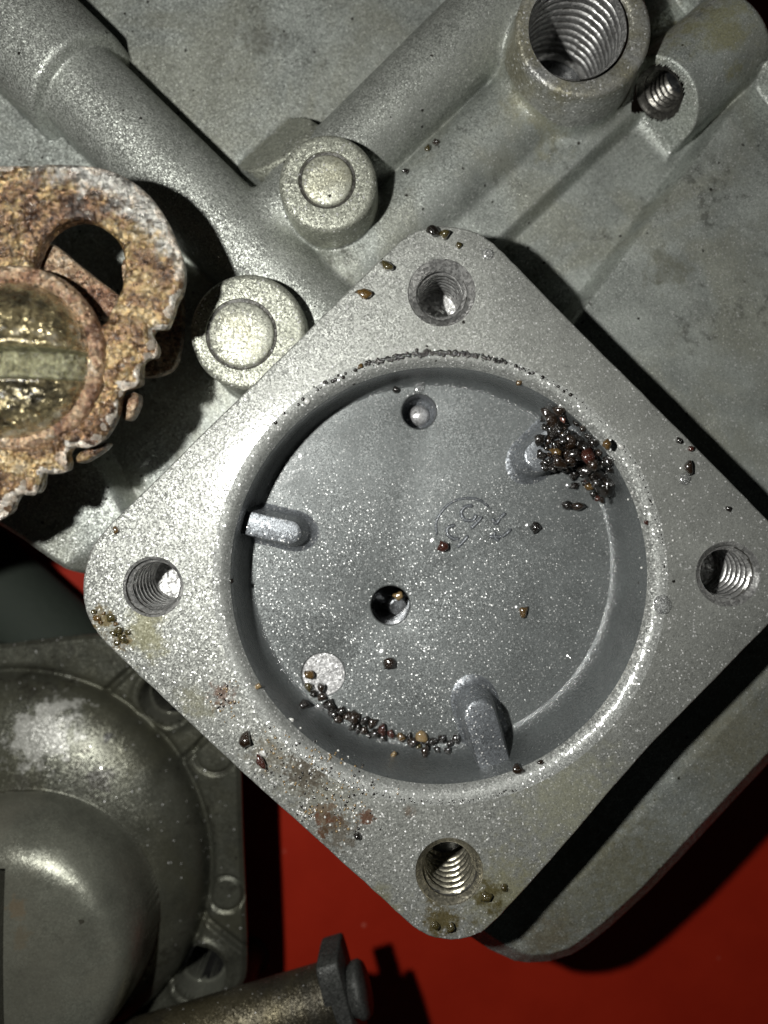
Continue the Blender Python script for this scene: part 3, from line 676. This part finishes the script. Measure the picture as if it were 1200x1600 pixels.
def lever_face():
    g = .022
    xs = np.arange(W(-40, 0, ZG)[0], W(292, 0, ZG)[0], g); ys = np.arange(W(0, 830, ZG)[1], W(0, 248, ZG)[1], g)
    X, Y = np.meshgrid(xs, ys); d = np.minimum(poly_sd(X, Y, out_l), -poly_sd(X, Y, slot_l)); gy, gx = np.gradient(d, g); out = d < 0
    near = out & (d > -2.5 * g); X = np.where(near, X - gx * d, X); Y = np.where(near, Y - gy * d, Y); dd = np.where(out, 0, d)
    py = NY - Y * 100 * H / (H - ZG); px = NX + X * 100 * H / (H - ZG)
    rough = .25 + .75 * sstep(430, 560, py)                       # the lower part is eaten away
    edge = 1 - sstep(.0, .45, dd); b = .08
    Z = ZG - b + b * np.sqrt(np.clip(1 - (1 - np.clip(dd / b, 0, 1)) ** 2, 0, 1))
    n1 = vnoise(X, Y, 4, 21); n2 = vnoise(X, Y, 11, 22); n3 = vnoise(X, Y, 24, 23); n4 = vnoise(X, Y, 52, 24)
    Z = Z + rough * ((.035 + .085 * edge) * n2 + (.035 + .05 * edge) * n3 + .04 * n4) + .03 * n1 + .012 * n3
    sl = np.hypot(px - 125, py - 405); Z += .05 * np.exp(-((sl - 88) / 16) ** 2) * (py < 470)
    ins = ~out; do = (out & ~near)
    keep = (ins[:-1, :-1] | ins[1:, :-1] | ins[:-1, 1:] | ins[1:, 1:]) & ~(do[:-1, :-1] | do[1:, 1:] | do[1:, :-1] | do[:-1, 1:])
    worn = (poly_sd(X, Y, out_l) < .07 + .12 * vnoise(X, Y, 9, 31) + .10 * vnoise(X, Y, 21, 32))
    grid_mesh({0: ('lever_plate', M['rust']), 1: ('worn_edge', M['nodule'])}, X, Y, Z, keep, worn.astype(int), lever)
lever_face()
plate('slot_light_blocker', smooth_loop([(-4.5, 3.75), (-4.0, 3.85), (-3.6, 3.6), (-3.5, 3.1), (-3.52, 2.4), (-3.7, 1.9), (-4.3, 1.8), (-4.9, 2.2), (-4.75, 2.7), (-4.5, 3.2)], 4), [], -.9, .2, .04, M['rust_red'], lever)  # unseen plate added below the slot to stop flash light passing through
cw = W(15, 558, 1.15)
lathe('washer', [(S(118, 1.15), 1.0), (S(121, 1.15), 1.13), (S(126, 1.15), 1.17), (S(138, 1.15), 1.16), (S(145, 1.15), 1.10), (S(146, 1.15), .98)], cw, M['rust_red'], lever, 72, wob=.006)
def bolt():
    n = 110; r = S(126, 1.3); c = W(8, 561, 1.3)
    t = np.linspace(-1.02, 1.02, n); U, V = np.meshgrid(t, t); q = np.hypot(U, V); sc_ = np.where(q > 1, 1 / np.maximum(q, 1e-6), 1)
    U, V = U * sc_, V * sc_; q = np.minimum(q, 1)
    X, Y = c[0] + U * r, c[1] + V * r
    Z = 1.02 + .75 * np.sqrt(np.clip(1 - q ** 2.2, 0, 1)) + .03 * vnoise(X, Y, 6, 11) + .02 * vnoise(X, Y, 15, 12)
    yy = (Y - W(0, 566, 1.6)[1]); s1 = 1 - sstep(.17, .23, np.abs(yy + .0)); s1 *= (X < W(122, 0, 1.5)[0])
    Z = Z - s1 * .32 * (Z > 1.2)
    Z = Z + .05 * np.exp(-((np.abs(yy) - .27) / .05) ** 2)
    lab = np.where((s1 > .6), 1, 0)
    keep = (np.hypot(*np.meshgrid(t, t)) < 1.03)[:-1, :-1]
    grid_mesh({0: ('bolt_head', M['bolt']), 1: ('screw_slot', M['slot'])}, X, Y, Z, keep, lab, lever)
bolt()
def slab(name, pts, z, th, bev, mat, parent): return plate(name, smooth_loop([W(x, y, z) for x, y in pts], 4), [], z, th, bev, mat, parent, angle=70)
slab('inner_strip', [(50, 405), (66, 388), (82, 380), (110, 402), (150, 434), (183, 461), (186, 478), (163, 497), (140, 490), (100, 450)], .55, .3, .06, M['rust_red'], lever)
slab('lower_tooth', [(192, 622), (205, 613), (214, 616), (214, 632), (204, 652), (194, 656), (190, 645)], .62, .25, .05, M['rust_red'], lever)
slab('lower_tooth', [(118, 712), (128, 704), (148, 697), (164, 691), (165, 697), (150, 710), (128, 722), (118, 722)], .62, .25, .05, M['rust'], lever)
lathe('lever_shaft', [(.9, .9), (.9, -1.2), (1.15, -1.3), (1.15, -2.6)], W(-40, 600, .3), M['clip'], lever, 48)
def rock(seed, sub=2, flat=1.0, amp=.25):
    bm = bmesh.new(); bmesh.ops.create_icosphere(bm, subdivisions=sub, radius=1.0); r = random.Random(seed)
    ks = [(Vector((r.gauss(0, 1), r.gauss(0, 1), r.gauss(0, 1))).normalized(), r.uniform(.52, .88) if amp >= .25 else r.uniform(.66, .9)) for _ in range(14)]
    for v in bm.verts:
        d = v.co.normalized(); s = 1.0
        for k, h in ks:
            t = d.dot(k)
            if t > h: s = min(s, h / t + (1 - amp * 3.6 if amp < .25 else 0))
        if amp >= .25: s *= 1 + .2 * math.sin(4.3 * d[0] + seed) * math.sin(3.7 * d[1] + seed * 2) + .11 * math.sin(9 * d[2] + seed) * math.sin(8 * d[0] + 3 * seed)
        else: s *= 1 + .05 * math.sin(5 * d[0] + seed) * math.sin(4 * d[1] + seed * 2)
        v.co = d * s; v.co.z *= flat
    me = bpy.data.meshes.new('grain'); bm.to_mesh(me); bm.free(); me.polygons.foreach_set('use_smooth', [True] * len(me.polygons))
    return me
nod = [rock(50 + k, 2, .8, .26) for k in range(4)]
for me in nod: me.materials.append(M['nodule'])
nod2 = [rock(60 + k, 2, .8, .26) for k in range(3)]
for me in nod2: me.materials.append(M['rust_red'])
rn = random.Random(5)
for (x, y, r) in [(252, 487, 10), (246, 500, 8), (233, 538, 11), (228, 553, 9), (214, 545, 6), (238, 516, 4), (207, 590, 10), (212, 571, 6), (182, 612, 7), (172, 640, 11), (160, 660, 14), (145, 676, 13), (125, 685, 10),
                  (98, 726, 8), (84, 732, 7), (58, 735, 7), (46, 765, 8), (30, 768, 6), (10, 795, 8), (196, 603, 6), (88, 715, 9), (52, 750, 9), (36, 755, 8), (20, 780, 7), (240, 492, 6), (222, 530, 5), (205, 560, 5), (196, 585, 6), (176, 622, 5), (160, 640, 6), (150, 655, 7), (135, 668, 6), (110, 690, 6), (90, 700, 5), (70, 720, 6), (60, 712, 4), (190, 570, 4), (168, 606, 4), (120, 676, 5), (40, 740, 5), (100, 680, 4)]:
    r *= rn.uniform(.8, 1.15)
    o = link('rust_lump', rn.choice(nod if rn.random() < .7 else nod2), None, lever); s = S(r, ZG)
    o.location = (*W(x, y, ZG), ZG - .05); o.scale = (s, s, s * .75); o.rotation_euler = (0, 0, rn.uniform(0, 6.28))

# ---------------------------------------------------------------- grit
GV = {}
def grain_mesh(kind, k):
    key = (kind, k)
    if key not in GV:
        me = rock(100 + k * 7, 2 if kind != 'clear' else 3, {'clear': .45, 'white': .4}.get(kind, .82), .05 if kind == 'clear' else .26); me.materials.append(GM[kind]); GV[key] = me
    return GV[key]
def grain(px, py, r, kind, label, group=None, dz=0.0, cat='grit', z=None, wet=False, sy=1.0, name='grit_grain', rot=None):
    if z is None: x, y, z = on_surface(px, py)
    else: x, y = W(px, py, z)
    s = S(r * (1.15 if wet else 1), z)
    o = bpy.data.objects.new(name, grain_mesh(kind, rnd.randrange(9))); col.objects.link(o)
    zz = z + s * (.62 if kind not in ('clear', 'white') else .1) + dz
    k = (H - zz) / (H - z)
    o.location = (x * k, y * k, zz); o.scale = (s * rnd.uniform(.95, 1.3), s * rnd.uniform(.8, 1.15) * sy, s)
    o.rotation_euler = (0 if kind == 'clear' else rnd.uniform(-.4, .4), 0 if kind == 'clear' else rnd.uniform(-.4, .4), rnd.uniform(0, 6.28) if rot is None else rot)
    setp(o, label, cat, group)
    if wet:
        prof = [(.7, .8), (.95, .66), (1.25, .47), (1.6, .31), (2.0, .17), (2.45, .08), (3.0, .03), (3.5, .004)]
        v, f = lathe_data([(a * s, b * s * .9 + z + .003) for a, b in prof], lambda q: (x, y), 32)
        m = mk('wet_rim', v, f, M['film'], None); m.parent = o
        m.matrix_parent_inverse = (Matrix.Translation(o.location) @ o.rotation_euler.to_matrix().to_4x4() @ Matrix.Diagonal((*o.scale, 1))).inverted()
    return o
# heap on the upper right of the chamber rim
def sludge(name, label, pxs, rad, seed):
    v = []; f = []
    r = random.Random(seed); n = 26
    for (x, y) in pxs:
        c = on_surface(x, y); c = (c[0], c[1], max(c[2], -.62)); b0 = len(v); ph = r.uniform(0, 6.28)
        for k, (q, h) in enumerate([(1, -.01), (.85, .05), (.55, .10), (.25, .125)]):
            for i in range(n):
                a = 2 * math.pi * i / n; rr_ = rad * q * (1 + .16 * math.sin(3 * a + ph) + .1 * math.sin(5 * a + 2 * ph) + .05 * math.sin(11 * a))
                v.append((c[0] + rr_ * math.cos(a), c[1] + rr_ * math.sin(a), c[2] + h + .02 * math.sin(4 * a + ph + k)))
        for k in range(3):
            for i in range(n): f.append((b0 + k * n + i, b0 + k * n + (i + 1) % n, b0 + (k + 1) * n + (i + 1) % n, b0 + (k + 1) * n + i))
        f.append(tuple(b0 + 3 * n + i for i in range(n)))
    setp(mk(name, v, f, GM['black'], None), label, 'sludge')
sludge('oily_sludge', 'black oily sludge holding the grit heap together on the chamber rim', [(866, 665), (885, 690), (872, 712), (905, 705), (925, 715), (915, 738), (935, 760)], .17, 4)
PG = 'wet grit grains heaped on the upper right chamber rim'
PLK = {'black': 'wet black grit grain in the heap on the chamber rim at upper right', 'brown': 'wet dark brown grit grain in the heap on the chamber rim at upper right',
       'red': 'wet dark red grit grain in the heap on the chamber rim at upper right', 'ochre': 'amber coloured grit grain in the heap on the chamber rim at upper right'}
pp = [(850, 640), (872, 637), (905, 662), (925, 688), (938, 700), (952, 715), (958, 735), (944, 745), (945, 760), (955, 772), (938, 786), (926, 770), (900, 745), (878, 738), (850, 733), (843, 700), (848, 670)]
def inpoly(x, y, P):
    c = False
    for i in range(len(P)):
        (ax_, ay_), (bx_, by_) = P[i], P[(i + 1) % len(P)]
        if (ay_ > y) != (by_ > y) and x < (bx_ - ax_) * (y - ay_) / (by_ - ay_) + ax_: c = not c
    return c
spots = []; tries = 0
while len(spots) < 74 and tries < 6000:
    tries += 1; x, y = rnd.uniform(838, 962), rnd.uniform(634, 790); r = rnd.choice([6, 7, 8, 9, 10, 12])
    if inpoly(x, y, pp) and all(math.hypot(x - a, y - b) > (r + c) * .5 for a, b, c in spots): spots.append((x, y, r))
for x, y, r in [(872, 668, 12), (892, 690, 13), (870, 700, 13), (905, 712, 13), (925, 705, 12), (915, 735, 13), (930, 755, 11), (888, 722, 12), (945, 722, 11), (860, 655, 10), (855, 690, 12), (880, 678, 11)]:
    kd = rnd.choice(['black', 'brown']); grain(x, y, r, kd, PLK[kd], PG, z=max(on_surface(x, y)[2], -.6) + .03)
for x, y, r in spots:
    kd = rnd.choices(['black', 'brown', 'red', 'ochre'], [8, 5, .35, .5])[0]
    inner = 1.0 if math.hypot(x - 895, y - 705) < 38 else .3
    z0 = max(on_surface(x, y)[2], -.62 if math.hypot(x - 860, y - 700) < 40 else -9)
    grain(x, y, r, kd, PLK[kd], PG, dz=rnd.uniform(.03, .2) * inner, z=z0)
for a in [(873, 722, 13, 'brown', 'large dark brown wet grain at the lower side of the heap on the chamber rim'), (919, 714, 13, 'red', 'big brick red wet grain in the middle of the heap on the chamber rim'),
          (926, 729, 14, 'brown', 'large glossy dark grain just below the brick red grain of the heap'), (948, 694, 10, 'ochre', 'yellow ochre grain on the right end of the heap on the chamber rim'),
          (879, 655, 6.5, 'pink', 'small pink brown grain near the top of the heap on the chamber rim'), (842, 687, 11, 'black', 'round grey black bead at the left edge of the heap on the chamber rim'),
          (936, 726, 7, 'white', 'pale chip showing beside the brick red grain of the heap'), (934, 778, 7, 'red', 'small orange red grain at the lower tip of the heap')]:
    grain(*a[:4], a[4], PG, dz=.22, z=max(on_surface(a[0], a[1])[2], -.6))
grain(970, 698, 9, 'white', 'white flake lying on the flange right of the grit heap', sy=.7, cat='flake', name='white_flake')
# the row at the foot of the chamber wall
RG = 'grit grains in the row along the bottom of the chamber wall'
for x, y, r, k in [(482, 1054, 8, 'ochre'), (482, 1074, 9, 'olive'), (502, 1074, 10, 'brown'), (501, 1090, 9, 'brown'), (499, 1106, 7, 'clear'), (515, 1102, 10, 'black'), (521, 1115, 9, 'black'), (534, 1111, 10, 'black'), (542, 1119, 8, 'brown'), (553, 1122, 11, 'brown'),
                   (550, 1136, 8, 'black'), (559, 1138, 9, 'black'), (569, 1127, 9, 'black'), (569, 1141, 8, 'brown'), (583, 1130, 9, 'brown'), (586, 1147, 9, 'black'), (597, 1141, 11, 'red'), (599, 1153, 8, 'black'), (610, 1147, 8, 'red'), (627, 1152, 9, 'ochre'),
                   (640, 1150, 6, 'black'), (646, 1159, 9, 'brown'), (660, 1152, 10, 'tan'), (664, 1174, 11, 'brown'), (669, 1161, 8, 'black'), (677, 1158, 8, 'black'), (683, 1171, 6, 'black'), (692, 1154, 8, 'black'), (699, 1173, 8, 'black'), (703, 1161, 8, 'black'), (713, 1155, 9, 'black'),
                   (490, 1084, 7, 'black'), (527, 1124, 7, 'brown'), (577, 1149, 6, 'black'), (655, 1167, 6, 'olive')]:
    lab = {'tan': 'pale tan flat grain in the middle of the grit row at the chamber wall', 'clear': 'small clear bead near the left end of the grit row at the chamber wall',
           'red': 'reddish wet grain in the grit row along the bottom of the chamber wall', 'ochre': 'ochre yellow grain in the grit row along the bottom of the chamber wall'}.get(k, {'black': 'black wet grain in the curved grit row along the bottom of the chamber wall', 'brown': 'dark brown grain in the curved grit row along the bottom of the chamber wall', 'olive': 'olive brown grain in the curved grit row along the bottom of the chamber wall'}.get(k))
    if (x, y) == (482, 1054): lab = 'ochre brown grain lying on the bright round pad at the left end of the row'
    grain(x, y, r, k, lab, RG)
# loose grains
for a in [(608, 1036, 11, 'brown', 'lone dark brown grain on the chamber floor below the centre hole', True), (693, 853, 9, 'red', 'lone red brown grain on the chamber floor beside the raised lettering', True),
          (837, 824, 8, 'black', 'lone small black bead on the chamber floor right of the lettering', True), (818, 955, 8, 'ochre', 'lone amber grain on the right half of the chamber floor', True),
          (619, 608, 8, 'black', 'black grain at the top chamber wall above the small hole'), (655, 606, 8, 'clear', 'clear droplet at the top chamber wall above the small hole'),
          (897, 759, 7, 'black', 'small glassy black bead on the floor just below the heap', True), (901, 792, 11, 'brown', 'dark brown grain below the heap, right one of a touching pair', True), (886, 790, 9, 'black', 'black grain below the heap, left one of a touching pair'),
          (615, 1179, 6, 'tan', 'tan chip stuck on the chamber wall below the grit row'),
          (605, 416, 13, 'olive', 'dark olive lump on the flange left of the top screw hole'), (570, 459, 12, 'ochre', 'brown crusty lump near the upper left flange edge'),
          (676, 362, 11, 'black', 'wet black lump at the very top of the flange, left one of two'), (694, 367, 11, 'olive', 'wet olive lump at the very top of the flange, right one of two'),
          (717, 383, 6, 'olive', 'small dull speck above the top screw hole'), (762, 397, 9, 'clear', 'clear droplet at the upper right of the top screw hole'),
          (383, 1158, 13, 'brown', 'round brown bead on the lower left flange edge'), (407, 1190, 11, 'red', 'red brown grain on the lower left flange edge below the brown bead'), (409, 1178, 7, 'white', 'white chip touching the red brown grain on the lower left flange'),
          (403, 1072, 6, 'tan', 'small tan crumb on the left of the chamber rim'), (810, 1203, 11, 'brown', 'brown wet lump on the chamber rim below the bottom rib'), (845, 1191, 5, 'brown', 'tiny brown grain right of the brown lump below the bottom rib'),
          (1076, 730, 11, 'brown', 'dark glossy lump near the right flange edge'), (1061, 688, 6, 'black', 'tiny black speck near the right flange edge'), (1079, 702, 6, 'red', 'small orange crumb above the dark lump at the right flange edge'),
          (1070, 748, 9, 'clear', 'clear droplet below the dark lump at the right flange edge'), (1138, 795, 5, 'black', 'black speck above the right screw hole'), (1010, 817, 5, 'red', 'tiny orange crumb on the right of the chamber rim'),
          (811, 598, 6, 'ochre', 'small ochre crumb on the upper chamber rim'), (558, 1307, 7, 'black', 'black speck beside the rust stains on the lower flange'),
          (470, 1112, 9, 'black', 'black wet bead on the lower left of the chamber rim'), (458, 1118, 6, 'white', 'white glinting chip beside the black bead on the chamber rim'),
          (762, 1402, 10, 'olive', 'wet olive lump to the right of the bottom screw hole'), (681, 1446, 8, 'olive', 'dark olive lump at the bottom flange corner, left one of two'), (704, 1449, 9, 'olive', 'dark olive lump at the bottom flange corner, right one of two'),
          (181, 829, 7, 'ochre', 'ochre crumb on the flange edge above the left screw hole'), (787, 1387, 6, 'olive', 'small olive speck right of the wet lump by the bottom screw hole'),
          (563, 572, 5, 'ochre', 'ochre speck beside the upper left chamber rim'), (362, 908, 5, 'black', 'black speck on the left of the chamber rim'), (480, 627, 6, 'white', 'white chip on the flange left of the upper chamber rim')]:
    grain(*a[:5], wet=len(a) > 5)
for x, y, r in [(772, 801, 7), (781, 829, 6), (760, 846, 7), (709, 800, 6), (895, 1030, 9), (722, 1075, 6), (712, 1130, 6)]:
    c = on_surface(x, y); q = S(r, c[2]); v, f = lathe_data([(q * 1.5, .002), (q * 1.2, q * .12), (q * .8, q * .38), (q * .4, q * .55), (.003, q * .6)], lambda z_: (c[0], c[1]), 20, False, True)
    setp(mk('droplet', [(a, b, z_ + c[2]) for a, b, z_ in v], f, M['film'], None), 'tiny clear glinting droplet on the wet grey chamber floor', 'droplet', 'tiny droplets on the chamber floor')
grain(1035, 945, 12, 'clear', 'long clear droplet on the right chamber rim', sy=1.5, cat='droplet', name='droplet', rot=0.1)
for x, y, r in [(146, 956, 5), (152, 966, 6), (162, 958, 4), (172, 965, 8), (180, 975, 5), (186, 984, 7), (178, 990, 6), (190, 996, 8), (196, 1002, 5), (184, 1004, 5), (157, 972, 4), (200, 988, 5)]:
    grain(x, y, r, rnd.choice(['ochre', 'olive', 'olive']), 'ochre crust grain on the flange edge below the left screw hole', 'ochre crust grains below the left screw hole')
grain(624, 930, 9, 'tan', 'tan grain stuck in the upper side of the centre hole', z=ZF - .25)
for a in [(633, 267, 6, 'black', 'black speck in the crease left of the tubes beside the plug boss', -1.75), (668, 231, 6, 'olive', 'olive crumb in the crease between two tubes, lower of two', -1.75), (681, 222, 6, 'brown', 'brown crumb in the crease between two tubes, upper of two', -1.75)]:
    grain(*a[:5], z=a[5])
# fine crumbs: dirt in the groove round the chamber and sandy crust on the lower left flange, past counting
def crumbs(name, label, pts, mat, parent=None):
    me0 = rock(901, 1, .8, .2); vs0 = np.array([v.co[:] for v in me0.vertices]); fs = [tuple(p.vertices) for p in me0.polygons]; v = []; f = []
    for (x, y, z, s) in pts:
        b = len(v); a = rnd.uniform(0, 6.28); c_, s_ = math.cos(a), math.sin(a)
        v += [(x + s * (p[0] * c_ - p[1] * s_), y + s * (p[0] * s_ + p[1] * c_), z + s * p[2] * .8) for p in vs0]; f += [tuple(b + i for i in q) for q in fs]
    bpy.data.meshes.remove(me0)
    o = mk(name, v, f, mat, parent, recalc=False); return setp(o, label, None, None, 'stuff')
pts = []
for k in range(620):
    t = rnd.random()
    a = R(rnd.gauss(93, 17) if k % 3 else rnd.choice([82, 88, 95, 104]) + rnd.gauss(0, 3)) if t < .7 else (R(rnd.uniform(0, 75)) if t < .85 else R(rnd.uniform(228, 290)))
    r_ = 3.525 + rnd.gauss(-.01, .02 if t < .7 else .02); pts.append((CT[0] + r_ * math.cos(a), CT[1] + r_ * math.sin(a), -.006, rnd.choice([.01, .014, .02, .028, .036]) if t < .7 else rnd.uniform(.005, .017)))
crumbs('groove_dirt', 'black dirt crumbs in the groove round the chamber rim', pts, GM['black'])
fl_in = offset_loop(fl, .06)
def sand(n, spread, kinds, lab, name, mat):
    pts = []
    for k in range(n):
        cx, cy, sx = rnd.choice(spread); x, y = rnd.gauss(cx, sx), rnd.gauss(cy, sx)
        X_, Y_, z = on_surface(x, y)
        if z > -.4 and inpoly(X_, Y_, fl_in): pts.append((X_, Y_, z + .004, rnd.uniform(.008, .026)))
    crumbs(name, lab, pts, mat)
sp = [(430, 1180, 22), (470, 1210, 28), (510, 1225, 30), (560, 1240, 25), (500, 1190, 16), (540, 1270, 25), (480, 1270, 10), (350, 1090, 14)]
sand(150, sp, None, 'fine pale and dark sand stuck on the lower left of the flange', 'fine_sand', GM['tan'])
sand(170, sp, None, 'fine dark crumbs among the sand on the lower left of the flange', 'dark_crumbs', GM['black'])
sand(200, sp + [(1030, 860, 25), (990, 760, 30)], None, 'fine white glittering crumbs on the flange', 'white_crumbs', GM['white'])
